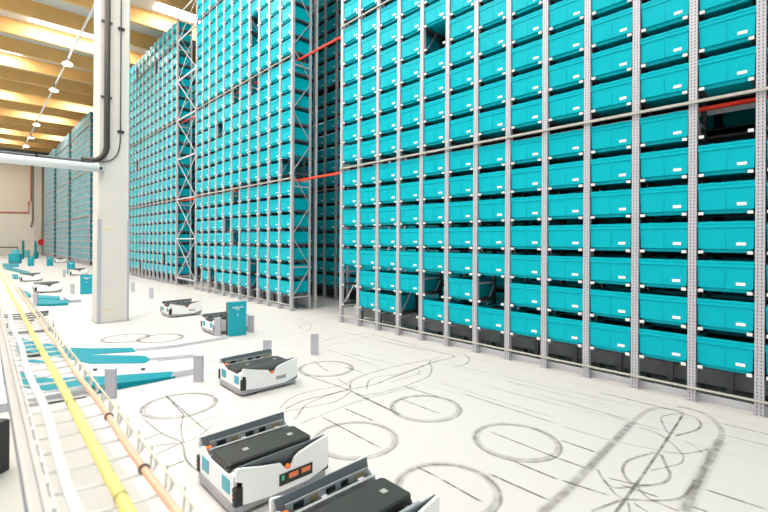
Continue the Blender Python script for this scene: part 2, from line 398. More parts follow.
single = set((s[0], s[1], s[2]) for s in ranked[:300] if vis_area(s[3], s[4], zrow(s[2])) > 4)
RK = {'A': 'near rack', 'B': 'middle rack'}
def tote_label(nm, b, r):
    if nm == 'A':
        c = 22-1-b    # bays counted from the rack's left end upright
        where = 'near rack, %s column from its left end' % ORD[c]
    else:
        where = 'middle rack, %s column from its right end' % ORD[b]
    if r < 7: h = 'first row up' if r == 0 else '%s row up' % ORD[r]
    elif r < 14: h = '%s row above lower beam' % ORD[r-7]
    elif r < 21: h = '%s row above upper beam' % ORD[r-14]
    else: h = '%s row above top beam' % ORD[r-21]
    return 'teal tote in %s, %s' % (where, h)
stuff = MB()
stuffS = []
proto = psk = None
for nm, b, r, x, y in slots:
    z = zrow(r)
    if (nm, b, r) in single:
        if proto is None:
            o = proto = bpy.data.objects.new('storage_tote', TME); COL.objects.link(o)
            s = psk = bpy.data.objects.new('label_sticker', SME); COL.objects.link(s)
        else:
            o = proto.copy(); COL.objects.link(o); s = psk.copy(); COL.objects.link(s)
        s.parent = o; s['label'] = 'small white sticker on the tote front'
        o.location = (x+random.uniform(-.003,.003), y+random.uniform(-.004,.004), z)
        tag(o, tote_label(nm, b, r), 'tote', 'teal totes in the storage racks')
    else:
        j = (x+random.uniform(-.003,.003), y+random.uniform(-.006,.006), z)
        stuff.add(TLO, j)
        if nm in 'ABC': stuff.box(j[0]+STX0, j[0]+STX1, j[1]-.0045, j[1]-.001, z+STZ0, z+STZ1, 1)
# the next row of racks, seen through the passages
ROW2Y = 1.88
R2X = [(-1*BAY*i+5.08) for i in range(0, 64)]
for x in R2X:
    for r in range(NROW):
        if random.random() < .02: continue
        stuff.add(TLO, (x-.255-.1, ROW2Y+YT, zrow(r)))
        if x < -6: stuff.box(x-.355+STX0, x-.355+STX1, ROW2Y+YT-.0045, ROW2Y+YT-.001, zrow(r)+STZ0, zrow(r)+STZ1, 1)
so = stuff.build('storage_tote', [TEAL, STICK, MATS['stored_goods']])
tag(so, 'teal totes packed in the upper and farther rows of the racks', 'totes', kind='stuff')

UPH = MB().box(-.034,.034, 0,.004, 0,ZTOP).box(-.034,-.030, .004,.06, 0,ZTOP).box(.030,.034, .004,.06, 0,ZTOP).box(-.05,.05,-.01,.08,0,.006).mesh('upright', PERF)
UPB = MB().box(-.02,.02, 0,.004, 0,ZTOP).box(-.02,-.016, -.04,0, 0,ZTOP).box(.016,.02, -.04,0, 0,ZTOP).mesh('back_upright', STEEL)
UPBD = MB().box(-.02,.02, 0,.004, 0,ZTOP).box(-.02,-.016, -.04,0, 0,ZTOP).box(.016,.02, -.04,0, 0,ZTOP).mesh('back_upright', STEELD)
def obj(name, me, parent, loc=(0,0,0)):
    o = bpy.data.objects.new(name, me); COL.objects.link(o); o.parent = parent; o.location = loc; return o
RAIL = MB()
def rail_mb():
    m = MB()
    for s in (-1, 1):
        m.box(min(s*.183, s*.236), max(s*.183, s*.236), .012, .50, -.012, -.004, 1)       # shelf arms running back
        m.box(min(s*.232, s*.236), max(s*.232, s*.236), .012, .50, -.004, .03, 1)
        m.box(min(s*.166, s*.206), max(s*.166, s*.206), -.008, .012, -.012, .016, 0)      # white end clips
        m.box(min(s*.166, s*.236), max(s*.166, s*.236), .006, .016, -.012, -.004, 1)
    m.box(-.236, .236, .485, .50, -.012, -.004, 1)
    return m
RAIL = rail_mb(); RAILME = RAIL.mesh('shelf_rail', [CLIP, STEELD])
BRACE_N = 12
def brace_mesh(lo=False):
    m = MB(); z = .3; k = 0
    while z < 9.0:
        y0, y1 = (.05, .49) if k % 2 == 0 else (.49, .05)
        m.bar((0, y0, z), (0, y1, z+.62), .022, .012); z += .70; k += 1
    for z in (.28, .95, 2.75, 5.45, 8.1): m.box(-.012, .012, .05, .49, z, z+.03)
    return m.mesh('frame_brace', STEEL)
BRME = brace_mesh()
for nm, (xr, nb, y) in RACKS.items():
    root = empty('storage_rack', (xr, y, 0))
    lab = {'A': 'near storage rack filled with teal totes, on the right of the aisle passage',
           'B': 'middle storage rack of teal totes between the dark passage and the white cross bracing',
           'C': 'storage rack of teal totes directly right of the pale concrete column',
           'E': 'storage rack of teal totes hidden behind the pale concrete column',
           'D1': 'far storage rack of teal totes directly left of the pale concrete column',
           'D2': 'far storage rack of teal totes, middle one of three left of the column',
           'D3': 'farthest storage rack of teal totes, next to the beige end wall'}[nm]
    tag(root, lab, 'rack', 'tall steel storage racks')
    W = nb*BAY
    near = nm in 'AB'
    for i in range(nb+1):
        obj('upright', UPH, root, (-i*BAY, 0, 0))
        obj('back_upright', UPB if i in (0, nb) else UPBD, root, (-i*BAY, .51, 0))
        if nm in 'AB' or i in (0, nb): obj('frame_brace', BRME, root, (-i*BAY, 0, 0))
    for z in (2.936, 5.638, 8.34):
        m = MB().box(-W-.03, .03, -.012, -.002, z-.016, z+.016).box(-W-.03, .03, -.03, -.012, z-.016, z-.012)
        m.build('front_beam', BEIGE, root)
        MB().box(-W, 0, .515, .53, z-.03, z+.02).build('rear_beam', STEEL, root)
    MB().tube([(-W-.03, -.02, .14), (.03, -.02, .14)], .012, 8).build('base_rail', BEIGE, root)
    MB().box(-W, 0, .455, .47, .08, .30).box(-W, 0, .43, .456, .215, .245).build('base_plate', mat('base_grey', (.25,.255,.26), .5), root)
    MB().box(-W, 0, .10, .115, .0, .07).build('kick_plate', STEEL, root)
    SL = SL if nm != 'A' else MB().box(-.03, .03, .3, .34, 0, zrow(0)-.012).mesh('support_leg', STEELD)
    for i in range(nb): obj('support_leg', SL, root, (-(i+.5)*BAY, 0, 0))
    # shelf rails
    rs = [(b, r) for b in range(nb) for r in range(NROW)]
    rs.sort(key=lambda s: -vis_area(xr-(s[0]+.5)*BAY, y, zrow(s[1])))
    vis = [s for s in rs if near and vis_area(xr-(s[0]+.5)*BAY, y, zrow(s[1])) > 8][:100]
    vs = set(vis)
    for b, r in vis: obj('shelf_rail', RAILME, root, (-(b+.5)*BAY, YT-.016, zrow(r)))
    st = MB()
    for b, r in rs:
        if (b, r) not in vs:
            if nm in 'ABC': st.add(RAIL, (-(b+.5)*BAY, YT-.016, zrow(r)))
            else: st.box(-(b+.5)*BAY-.23, -(b+.5)*BAY+.23, .012, .5, zrow(r)-.03, zrow(r)-.004)
    tag(st.build('shelf_rail', [CLIP, STEELD], root), kind='stuff')
# rear rack: frames only where the passages show it
root = empty('storage_rack', (1, ROW2Y, 0))
tag(root, 'shaded rear storage rack seen through the dark passage behind the near rack', 'rack', 'tall steel storage racks')
m = MB(); st = MB()
for i, x in enumerate(R2X):
    if -16.5 < x < -6.: obj('upright', UPH, root, (x-.1-1, 0, 0))
for r in range(NROW): st.box(R2X[-1]-1, R2X[0]-1, .02, .5, zrow(r)-.025, zrow(r)-.008)
tag(st.build('shelf_rail', STEELD, root), kind='stuff')
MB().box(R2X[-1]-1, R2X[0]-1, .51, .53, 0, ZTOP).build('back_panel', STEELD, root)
MB().box(R2X[-1]-1, R2X[0]-1, -.012, -.002, 2.92, 2.95).build('front_beam', BEIGE, root)

# bracing that ties rack ends together across the gaps
def bracing(x0, x1, label):
    root = empty('cross_bracing', (x0, .03, 0)); tag(root, label, 'bracing', 'cross bracing between rack ends')
    w = x1-x0
    zs = [.27, 1.6, 2.936, 4.29, 5.638, 6.98, 8.34, 9.25]
    for i, z in enumerate(zs):
        MB().box(0, w, -.015, .015, z-.018, z+.018).build('strut', LGREY, root)
        if i+1 < len(zs):
            MB().bar((0, .012, z), (w, .012, zs[i+1]), .022, .01).build('diagonal', LGREY, root)
            MB().bar((w, -.012, z), (0, -.012, zs[i+1]), .022, .01).build('diagonal', LGREY, root)
bracing(-15.286, -13.564, 'white cross bracing between the middle rack and the rack right of the column')
# second frame behind the open end of the middle rack
for x, lab in ((-7.92, 'slim steel post standing close behind the right end of the middle rack'),):
    o = MB().box(-.025,.025,-.02,.02,0,ZTOP).box(-.05,.05,-.05,.05,0,.008).build('steel_post', STEEL); o.location = (x, .66, 0); tag(o, lab, 'post')
# red sprinkler pipes through the racks
for z, lab in ((2.905, 'red sprinkler pipe crossing the passage just under the lower rack beam'), (5.607, 'red sprinkler pipe crossing the passage at the upper rack beam')):
    root = empty('sprinkler_pipe', (1.0, .2, z)); tag(root, lab, 'pipe', 'red sprinkler pipes')
    MB().tube([(0,0,0),(-16.8,0,0)], .024, 10).build('pipe_run', mat('pipe_orange', (.85,.045,.015), .4), root, True)
    for x in (-6.95, -8.95): MB().tube([(x-.03,0,0),(x+.03,0,0)], .032, 10).build('coupling', RED, root, True)

# ------------------------------------------------------------------ robots
def robot():
    root = empty('warehouse_robot', (0,0,0))
    W, L = .57, .62; hw, hl = W/2, L/2
    MB().cbox(-.25,.25,-.29,.29,.035,.10,.02).build('chassis', STEELD, root)
    MB().box(-.24,.24,-.28,.28,.10,.165).build('inner_housing', BLACK, root)
    MB().prism([(-.285,-.27),(-.27,-.31),(-.2,-.325),(.2,-.325),(.27,-.31),(.285,-.27),(.275,-.27),(.275,.30),(-.275,.30),(-.275,-.27)], 2, .022, .062).build('bumper', mat('bumper_grey', (.34,.34,.36), .5), root)
    for s in (-1, 1):
        for y in (-.16, .17):
            w = MB()
            w.lathe([(.012,-.016),(.036,-.016),(.04,-.012),(.04,.012),(.036,.016),(.012,.016)], 16)
            w.v = [(s*.245+p[2], y+p[0], .0405+p[1]) for p in w.v]
            w.build('wheel', BLACK, root)
    # white end panels with the dipped top edge
    for sgn, nm in ((-1, 'front_panel'), (1, 'rear_panel')):
        prof = [(-.235,.065),(.235,.065),(.245,.09),(.245,.222),(.215,.235),(.17,.205),(.12,.19),(-.12,.19),(-.17,.205),(-.215,.235),(-.245,.222),(-.245,.09)]
        y0 = sgn*.312; y1 = sgn*.29
        p = MB().prism(prof, 1, min(y0,y1), max(y0,y1)).build(nm, WHITE, root)
        MB().box(-.12,.12, min(sgn*.29,sgn*.27), max(sgn*.29,sgn*.27), .12, .205).build('end_stop', STEELD, p)
        if sgn < 0:
            for x in (-.15, .15):
                d = MB().box(x-.05, x+.05, -.316, -.311, .105, .185).build('display', TCYAN, p); d['label'] = 'square teal display'
    for sx in (-1, 1):
        for sy in (-1, 1):
            c = MB().cbox(min(sx*.243,sx*.283), max(sx*.243,sx*.283), min(sy*.268,sy*.322), max(sy*.268,sy*.322), .068, .165, .008).build('corner_post', BLACK, root)
            m = MB()
            for k in range(3): m.box(sx*.263-.005, sx*.263+.005, min(sy*.321,sy*.325), max(sy*.321,sy*.325), .09+k*.026, .097+k*.026, k % 2)
            m.build('light_strip', [ALU, ORANGE], c)
    # side panels: white shell with cut-out, grey guide flap behind, orange beacon in the notch
    hi = .285
    prof = [(-.272,.068),(-.10,.05),(.16,.05),(.30,.085),(.312,.10),(.312,hi),(.30,hi),(.18,.262),(.10,.243),(.065,.225),(.045,.185),(.03,.172),(.005,.172),(-.012,.190),(-.03,.215),(-.06,.223),(-.15,.240),(-.27,.272),(-.305,.278),(-.312,.27),(-.312,.21),(-.272,.19),(-.272,.10)]
    flap = [(-.28,.17),(.30,.17),(.305,.286),(-.30,.276)]
    for s in (-1, 1):
        x0, x1 = s*.286, s*.268
        sp = MB().prism(prof, 0, min(x0,x1), max(x0,x1)).build('side_panel', WHITE, root)
        MB().lathe([(.006,0),(.016,.004),(.018,.016),(.012,.026),(.004,.029)], 12, (s*.276, .018)).shift((0,0,.170)).build('beacon', ORANGE, sp)
        f = MB(); f.prism(flap, 0, -.004, .004)
        f.v = [(s*(.262+p[0]) - s*(.286-p[2])*.28, p[1], p[2]) for p in f.v]
        f.build('guide_flap', GREYF, root)
        r = MB(); r.box(min(s*.165,s*.185), max(s*.165,s*.185), -.28,.29,.165,.222).box(min(s*.15,s*.20), max(s*.15,s*.20), -.285,-.25,.165,.19)
        rr = r.build('side_rail', ALU, root)
        MB().box(min(s*.187,s*.196), max(s*.187,s*.196), -.26,.29,.205,.213).build('edge_strip', TCYAN, rr)
        pl = MB().box(min(s*.226,s*.234), max(s*.226,s*.234), -.255,.285,.165,.246)
        for k in range(5): pl.box(min(s*.222,s*.2265), max(s*.222,s*.2265), -.21+k*.1, -.15+k*.1-.012*(k%2), .205, .235, 1+(k%3==1))
        pl.build('inner_plate', [ALU, BLACK, mat('board_brown', (.28,.2,.1), .5)], root)
        m = MB()
        for k in range(6):
            y = -.2+k*.085; m.cbox(min(s*.2,s*.225), max(s*.2,s*.225), y-.018-.006*(k%2), y+.018, .165,.195+.008*(k%3),.004, k % 3)
        m.build('fittings', [ALU, DECK, LGREY], rr)
        b = MB().cbox(min(s*.19,s*.225), max(s*.19,s*.225), -.285,-.25,.19,.225,.005).build('end_block', ORANGE, rr); b['label'] = 'orange end block'
    d = MB(); d.cbox(-.118,.118,-.29,.30,.19,.235,.018)
    dk = d.build('carrier_deck', DECK, root)
    for y in (-.12, .2):
        MB().box(-.018,.018,y-.018,y+.018,.235,.2365).build('marker', mat('marker_grey', (.35,.35,.34), .5), dk)
    m = MB()
    for y in (-.26,-.16,.0,.12,.25):
        m.box(-.15,.15,y-.012,y+.012,.17,.186)
    m.build('cross_bar', ALU, root)
    return root
ROB = robot()
def robot_label(o, t): tag(o, t, 'robot', 'tote carrying warehouse robots'); return o
robot_label(ROB, 'largest white warehouse robot in front, with black status screen on its side')
ROB.location = (-2.07, -3.77, 0)
def place(x, y, lab, rz=0):
    o = copy_tree(ROB); o.location = (x, y, 0); o.rotation_euler = (0,0,rz); robot_label(o, lab); return o
r1 = place(-3.853, -2.88, 'white robot with dark number on its side, alone beyond the two nearest robots')
rb = place(-1.135, -3.77, 'white robot cut off by the bottom edge of the picture, black deck visible')
r2 = place(-6.85, -1.93, 'white robot parked behind the teal charging cabinet beside the grey posts')
r3 = place(-9.03, -1.93, 'white robot on open floor just right of the concrete column')
ra = place(*at(31,281)[:2], 'white robot at left with dark notch, behind the second teal station guides')
rbb = place(*at(47.5,292)[:2], 'white robot at left in front of the second teal station guides')
rc = place(*at(78,275)[:2], 'white robot just left of the column between two teal cabinets')
rd = place(*at(28,331)[:2], 'white robot seen through the cable tray, beside the nearest teal station')
re_ = place(*at(60,262.5)[:2], 'far white robot between the teal cabinets near the cross aisle')
# status screen only on the nearest robot; number marking on the others that show one
sc = MB().box(.2865,.2895,-.045,.19,.085,.155).build('status_screen', BLACK, ROB)
for y, w_, m_ in ((.02,.065,ORANGE),(.11,.065,ORANGE)):
    MB().box(.2895,.2905,y,y+w_,.112,.142).build('readout', mat('readout_orange', (.8,.2,.07), .4), sc)
MB().box(.2895,.2905,-.03,-.012,.115,.145).build('status_light', GREENL, sc)
def number(o, y0):
    m = MB(); rnd = random.Random(3)
    for k in range(5):
        y = y0+k*.024
        m.box(.2865,.288,y,y+.005,.10,.135).box(.2865,.288,y+.011,y+.016,.10,.135)
        for z in ((.13,.115,.10)[k % 3],(.10,.13,.115)[k % 3]): m.box(.2865,.288,y,y+.016,z,z+.005)
    m.build('number_marking', mat('ink_grey', (.07,.07,.075), .5), o)['label'] = 'small dark number marking'
for o in (r1, r3): number(o, .06)

# ------------------------------------------------------------------ teal charging cabinets, posts, station guides
def kiosk():
    root = empty('charging_cabinet', (0,0,0))
    MB().cbox(-.10,-.004,-.145,.145,0,.545,.008).build('housing', mat('housing_dark', (.03,.045,.05), .4), root)
    f = MB().cbox(-.003,.03,-.15,.15,.0,.555,.01).build('front_cover', TEALP, root)
    m = MB()
    y = -.085
    for k in range(11):                               # two short lines of white lettering, too small to read in the photo
        if k != 7: m.box(.0305,.032,y,y+.011,.455,.475).box(.0305,.032,y,y+.015,.463 if k % 2 else .470,.468 if k % 2 else .475)
        y += .0165
    y = -.03
    for k in range(4): m.box(.0305,.032,y,y+.011,.425,.445).box(.0305,.032,y,y+.014,.44 if k % 2 else .425,.445 if k % 2 else .43); y += .0165
    m.build('lettering', WHITE, f)
    b = MB(); b.prism([(-.004,.305),(.012,.345),(.004,.345),(.014,.385),(-.006,.335),(.002,.335)], 0, .0305, .032)
    b.build('bolt_symbol', WHITE, f)
    return root
KI = kiosk(); p = (at(227.5,336)+at(246,335))/2; KI.location = (p.x, p.y, 0); KI.rotation_euler = (0,0,-.12)
CG = 'teal charging cabinets along the robot lanes'
tag(KI, 'teal charging cabinet with white lettering and bolt, beside the parked robot', 'cabinet', CG)
for px, py, sc_, lab in ((86.5,294,1.0,'teal charging cabinet just left of the concrete column'),(71,273.5,1,'teal charging cabinet second nearest left of the column'),
                    (50,266,1,'far teal charging cabinet third left of the column'),(31,266,1,'far teal charging cabinet fourth left of the column, below the teal gate')):
    o = copy_tree(KI); q = at(px, py); o.location = (q.x, q.y, 0); o.rotation_euler = (0,0,-.12); tag(o, lab, 'cabinet', CG)
def post():
    root = empty('guide_post', (0,0,0))
    MB().box(0,.006,-.05,.05,.0,.29).box(-.03,.0,-.05,-.044,.0,.29).box(-.03,.0,.044,.05,.0,.29).build('plate', PLATE, root)
    MB().box(-.032,.008,-.052,.052,.284,.292).build('top_cap', LGREY, root)
    MB().box(-.05,.0,-.04,.04,0,.006).build('foot', STEEL, root)
    return root
PO = post()
PL = [(110,398.5,'grey guide post nearest the yellow hose, beside the teal station'),(198,382,'grey guide post at the tip of the nearest teal guide'),
      (314.5,355,'grey guide post on open floor right of the numbered robot'),(267,363,'grey guide post just behind the numbered robot'),
      (217.5,336,'grey guide post directly left of the teal charging cabinet with the parked robot'),(250.5,332.5,'grey guide post directly right of the teal charging cabinet with the parked robot'),
      (151,298.5,'small grey guide post just right of the column base'),(132.5,292,'small grey guide post touching the right edge of the column in view'),
      (72,294,'grey guide post left of the column beside the teal cabinet'),(35,306,'grey guide post at the end of the second teal station'),(64,277,'far grey guide post between two teal cabinets')]
for i, (px, py, lab) in enumerate(PL):
    o = PO if i == 0 else copy_tree(PO)
    q = at(px, py); o.location = (q.x, q.y, 0); o.rotation_euler = (0,0,-.75); tag(o, lab, 'post', 'low grey guide posts')

def wedge(root, name, poly, z0f, z1f, m_):
    # plan polygon with bottom and top height given as functions of y
    n = len(poly); mb = MB()
    mb.poly([(p[0],p[1],z0f(p[1])) for p in poly]+[(p[0],p[1],z1f(p[1])) for p in poly],
            [tuple(range(n-1,-1,-1)), tuple(range(n,2*n))]+[(i,(i+1) % n,n+(i+1) % n,n+i) for i in range(n)])
    return mb.build(name, m_, root)
def deck_z(y):
    t = min(1, max(0, (-3.4-y)/.85)); return .012+.065*t
def on_deck(px, py):
    z = .03
    for _ in range(6): q = at(px, py, z); z = deck_z(q.y)+.004
    return q
st = empty('robot_station', (0,0,0)); tag(st, 'nearest robot station ramp with pointed teal guide strips, behind the cable tray', 'station', 'teal robot station ramps')
dp = [(-6.45,-6.2),(-4.62,-6.2),(-4.5,-4.4),(-4.62,-3.45),(-5.05,-3.42),(-5.75,-3.38),(-6.45,-3.42)]
def densify(poly, n=6):
    out = []
    for i, p in enumerate(poly):
        q = poly[(i+1) % len(poly)]
        for k in range(n): out.append((p[0]+(q[0]-p[0])*k/n, p[1]+(q[1]-p[1])*k/n))
    return out
# ramp deck split in strips along y so the slope is followed
mb = MB(); ys = [-6.2,-4.25,-4.0,-3.7,-3.40]
for a, b in zip(ys, ys[1:]):
    xa0, xb0 = -6.45, -6.45; xa1 = xb1 = -4.66
    mb.poly([(xa0,a,0),(xa1,a,0),(xb1,b,0),(xb0,b,0),(xa0,a,deck_z(a)),(xa1,a,deck_z(a)),(xb1,b,deck_z(b)),(xb0,b,deck_z(b))],
            [(3,2,1,0),(4,5,6,7),(0,1,5,4),(1,2,6,5),(2,3,7,6),(3,0,4,7)])
mb.build('ramp_deck', mat('ramp_white', (.52,.52,.555), .45), st)
def strip(pxs, name, m_, ext=None, h=.004):
    q = [on_deck(*p) for p in pxs]
    if ext:
        for i in ext: q[i] = Vector((q[i].x+ext[i][0], -6.1, 0))
    poly = [(min(p.x, -4.661), p.y) for p in q]
    # cut at the slope breaks by building it as a triangle fan of dense outline
    bm = bmesh.new(); vs = [bm.verts.new((p[0], p[1], 0)) for p in poly]; bm.faces.new(vs)
    for yb in (-4.25,-4.0,-3.7):
        bmesh.ops.bisect_plane(bm, geom=bm.verts[:]+bm.edges[:]+bm.faces[:], plane_co=(0,yb,0), plane_no=(0,1,0))
    for v in bm.verts: v.co.z = deck_z(v.co.y)+.0015
    r = bmesh.ops.extrude_face_region(bm, geom=bm.faces[:])
    for e in r['geom']:
        if isinstance(e, bmesh.types.BMVert): e.co.z += h
    bmesh.ops.recalc_face_normals(bm, faces=bm.faces)
    me = bpy.data.meshes.new(name); bm.to_mesh(me); bm.free(); me.materials.append(m_)
    o = bpy.data.objects.new(name, me); COL.objects.link(o); o.parent = st; return o
strip([(15,337),(66,347.5),(90,348.3),(132,347.8),(136,351.5),(93,354.2),(93,354.8),(145,356),(149,358),(149,360.5),(145,363),(90,363.5),(18,350)], 'guide_strip', TEALS)
strip([(2,368),(50,378.5),(100,376.5),(173,371.5),(173,378.3),(125,388),(95,393),(55,391.5),(4,385)], 'guide_strip', TEALS)
strip([(20,358),(45,361),(45,363.5),(20,361)], 'guide_strip', TEALS)
mb = MB()
for a, b in ((-4.3,-4.25),(-4.25,-4.0),(-4.0,-3.7),(-3.7,-3.47)):
    za, zb = deck_z(a)+.005, deck_z(b)+.005
    mb.poly([(-4.66,a,.001),(-4.652,a,.001),(-4.652,b,.001),(-4.66,b,.001),(-4.66,a,za),(-4.652,a,za),(-4.652,b,zb),(-4.66,b,zb)], [(3,2,1,0),(4,5,6,7),(0,1,5,4),(1,2,6,5),(2,3,7,6),(3,0,4,7)])
mb.build('side_plate', TEALS, st)
for px, py in ((95,370),(143,369.5),(60,368)):
    q = on_deck(px, py); MB().lathe([(.022,0),(.022,.012),(.012,.016)], 10, (q.x,q.y)).shift((0,0,q.z)).build('bolt', BLACK, st)
def rail_px(pts, w_, h, m_):
    q = [at(*p) for p in pts]
    mb = MB()
    for a, b in zip(q, q[1:]): mb.bar((a.x,a.y,h/2), (b.x,b.y,h/2), h, w_)
    return mb.build('lane_rail', m_, st)
rail_px([(136,351.5),(175,347.5),(228,338.5)], .03, .045, LGREY)
rail_px([(149,361.5),(170,359.8),(197,357)], .03, .05, LGREY)
rail_px([(173,378),(195,374)], .03, .07, LGREY)
bl = MB(); a, b = at(41,404.8), at(86,397.2); bl.bar((a.x+.02,a.y,.012),(b.x,b.y,.012),.02,.02); bl.build('edge_strip', BLACK, st)

def far_station(bands, label):
    root = empty('robot_station', (0,0,0)); tag(root, label, 'station', 'teal robot station ramps')
    for pts in bands:
        q = [at(*p) for p in pts]
        MB().prism([(p.x,p.y) for p in q], 2, 0, .05).build('guide_strip', TEALS, root)
    return root
fs = far_station([[(36,296.5),(60,298),(60,301),(48,300.5),(36,300)],[(36,300.6),(68,302),(68,305.2),(50,306.3),(36,306)],[(18,289.5),(31,295),(31,297.5),(26,297.5)]], 'second robot station with two teal guide strips, left of the concrete column')
q = at(72,300.5); MB().cbox(q.x-.5,q.x+.5,q.y-.12,q.y+.12,0,.07,.02).build('end_plate', PLATE, fs)
far_station([[(4,266),(30,273),(30,275.3),(3,269)],[(12,275.2),(18,275.2),(18,279),(12,279)],[(2,264),(19,264.5),(19,267),(2,267)]], 'third robot station with teal strips, far left beyond the yellow hose')

# far teal machines by the end wall
def cab(px0, px1, py, h, name, lab, cat, m_=TEALP, d=.25):
    a, b = at(px0, py), at(px1, py); c = (a+b)/2; w_ = (b-a).length
    root = empty(name, (c.x, c.y, 0), math.atan2(b.y-a.y, b.x-a.x)); tag(root, lab, cat)
    MB().cbox(-w_/2,w_/2,0,d,.05,h,.03).build('body', m_, root)
    MB().box(-w_/2+.03,w_/2-.03,.03,d-.03,0,.055).build('plinth', STEELD, root)
    MB().box(-w_/2+.06,w_/2-.06,-.006,0,h*.25,h*.28).build('seam', STEELD, root)
    return root
cab(8,19,263.5,.62,'packing_machine','wide teal machine low on the floor at the far left','machine',d=.3)
cab(11,18,259.5,.75,'packing_machine','pale teal machine behind the wide teal one, near the end wall','machine',mat('pale_teal',(.12,.5,.6),.45))
cab(24,28,257,.6,'packing_machine','small teal machine between the legs of the far teal gate','machine',mat('pale_teal',(.12,.5,.6),.45))
cab(33,37,258.5,.55,'packing_machine','small teal machine at right foot of the far teal gate','machine')
g0, g1 = at(23,259), at(35.3,259); root = empty('portal_gate', (g0.x,g0.y,0), math.atan2(g1.y-g0.y, g1.x-g0.x)); gw = (g1-g0).length
tag(root, 'thin teal portal gate near the end wall', 'gate')
for x in (0, gw): MB().box(x-.06,x+.06,-.06,.06,0,1.45).build('leg', mat('gate_teal',(.0,.25,.28),.5), root)
MB().box(0,gw,-.03,.03,1.4,1.45).build('crossbar', STEEL, root)
# end wall fittings
def wall_pipe(name, pts, r, m_, lab, cat):
    o = MB().tube(pts, r, 8).build(name, m_); tag(o, lab, cat); return o
wall_pipe('fire_pipe', [(-53.94,-.76,9.0),(-53.94,-.76,5.2),(-53.94,-.93,5.2),(-53.94,-.93,4.12),(-53.94,-6,3.95)], .05, mat('pipe_redwall',(.62,.10,.07),.5), 'red fire pipe running down and along the beige end wall', 'pipe')
wall_pipe('downpipe', [(-53.9,-.62,9.0),(-53.9,-.62,3.4),(-53.915,-.74,2.7)], .07, mat('pipe_grey',(.2,.19,.16),.5), 'dark grey downpipe on the end wall right of the red pipe', 'pipe')
for z in (3.6, 6.2, 8.4): MB().box(-53.995,-53.9,-.66,-.58,z-.05,z+.05).build('clamp', STEELD, bpy.data.objects['downpipe'])
wall_pipe('steam_pipe', [(-53.5,.45,9.0),(-53.5,.45,.0)], .05, mat('pipe_brown',(.3,.22,.16),.5), 'thin brown pipe at the right edge of the end wall pillar', 'pipe')
o = wall_pipe('barrier_rail', [(-53.2,-1.75,.78),(-53.2,-7,.78)], .06, mat('rail_brown',(.16,.12,.08),.5), 'dark low rail in front of the end wall', 'rail')
root = o
for y in (-1.8,-3.4,-5,-6.6): MB().tube([(-53.2,y,0),(-53.2,y,.78)], .04, 6).build('post', STEELD, o)
root = empty('hose_reel', (-53.5,.02,1.28)); tag(root, 'red fire hose reel on the end wall pillar beside the last rack', 'hose reel')
m = MB().lathe([(.08,-.06),(.26,-.06),(.28,-.03),(.28,.06),(.24,.09),(.07,.09)], 18); m.v = [(p[2], p[0], p[1]) for p in m.v]; m.build('reel', mat('reel_red',(.7,.02,.03),.4), root)
MB().box(-.13,.0,-.1,.1,-.12,.12).build('bracket', STEELD, root)
o = MB().cbox(-53.59,-53.4,-.5,-.28,1.05,1.5,.02).build('wall_box', WHITE); tag(o, 'small white box on the end wall pillar left of the hose reel', 'box')

# ------------------------------------------------------------------ concrete column with its services
col = empty('concrete_column', (-8.97,-3.19,0)); tag(col, 'pale painted concrete column standing on the white floor', 'column')
MB().prism([(-.48,-.24),(-.02,-.24),(0,-.22),(0,.25),(-.02,.27),(-.48,.27)], 2, 0, 10.6).build('shaft', CONC, col)
for y0, y1 in ((-.245,-.185),(.238,.275)):
    MB().box(-.06,.008,y0,y1,0,1.93).build('corner_guard', PLATE, col)
MB().box(0,.004,-.185,.0,1.74,1.755).build('tape_line', YEL2, col); MB().box(0,.004,-.18,.03,.235,.25).build('tape_line', YEL2, col)
MB().box(-.5,.02,-.26,.29,0,.02).build('base_plate', BEIGE, col)
X = -8.97
def fin(p): return (p.x, p.y, p.z)
vx = X+.07
pts = [(vx,-3.31,10.5),(vx,-3.31,3.3)]+[(vx,-3.31-.26*(1-math.cos(t*math.pi/16)),3.3-.31*math.sin(t*math.pi/16)) for t in range(1,9)]+[(vx,-3.7,2.985)]
o = MB().tube(pts, .048, 12).build('black_conduit', DCOND, None, True); tag(o, 'thick black conduit bending off the column onto the white duct', 'conduit')
for z in (9.2,7.4,5.6,4.2): MB().box(X+.002,X+.03,-3.40,-3.22,z-.02,z+.02).build('clamp', STEELD, o)
pts = [(X+.025,-3.08,10.5),(X+.025,-3.08,4.2),(X+.025,-3.08,3.7),(X+.025,-3.085,3.4),(X+.025,-3.12,3.2),(X+.025,-3.2,3.07),(X+.025,-3.33,3.0),(X+.025,-3.5,2.975)]
o = MB().tube(smooth_line(pts,5), .011, 6).build('thin_cable', STEELD); tag(o, 'thin dark cable running down the column beside the black conduit', 'cable')
for z in (9.6,5.55,3.6): MB().box(X,X+.035,-3.13,-3.02,z-.02,z+.02).build('clip', BLACK, o)
du = empty('cable_duct', (X+.1,-3.44,2.87)); tag(du, 'white horizontal duct reaching left from the concrete column', 'duct')
MB().tube([(0,0,-.01),(0,-5.8,0.0)], .075, 14).build('duct_tube', WHITE, du, True)
MB().tube([(0,.05,-.01),(0,0,-.01)], .028, 10).build('end_fitting', BLACK, du)
MB().tube([(0,-.1,.09),(0,-5.8,.10)], .018, 8).build('top_cable', STEELD, du)
for y in (-.25,-.9,-1.6,-2.5,-3.6): MB().box(-.02,.02,y-.02,y+.02,.04,.13).build('cable_clip', BLACK, du)
MB().box(-.1,.0,-.09,.09,-.07,.05).build('wall_bracket', STEEL, du)

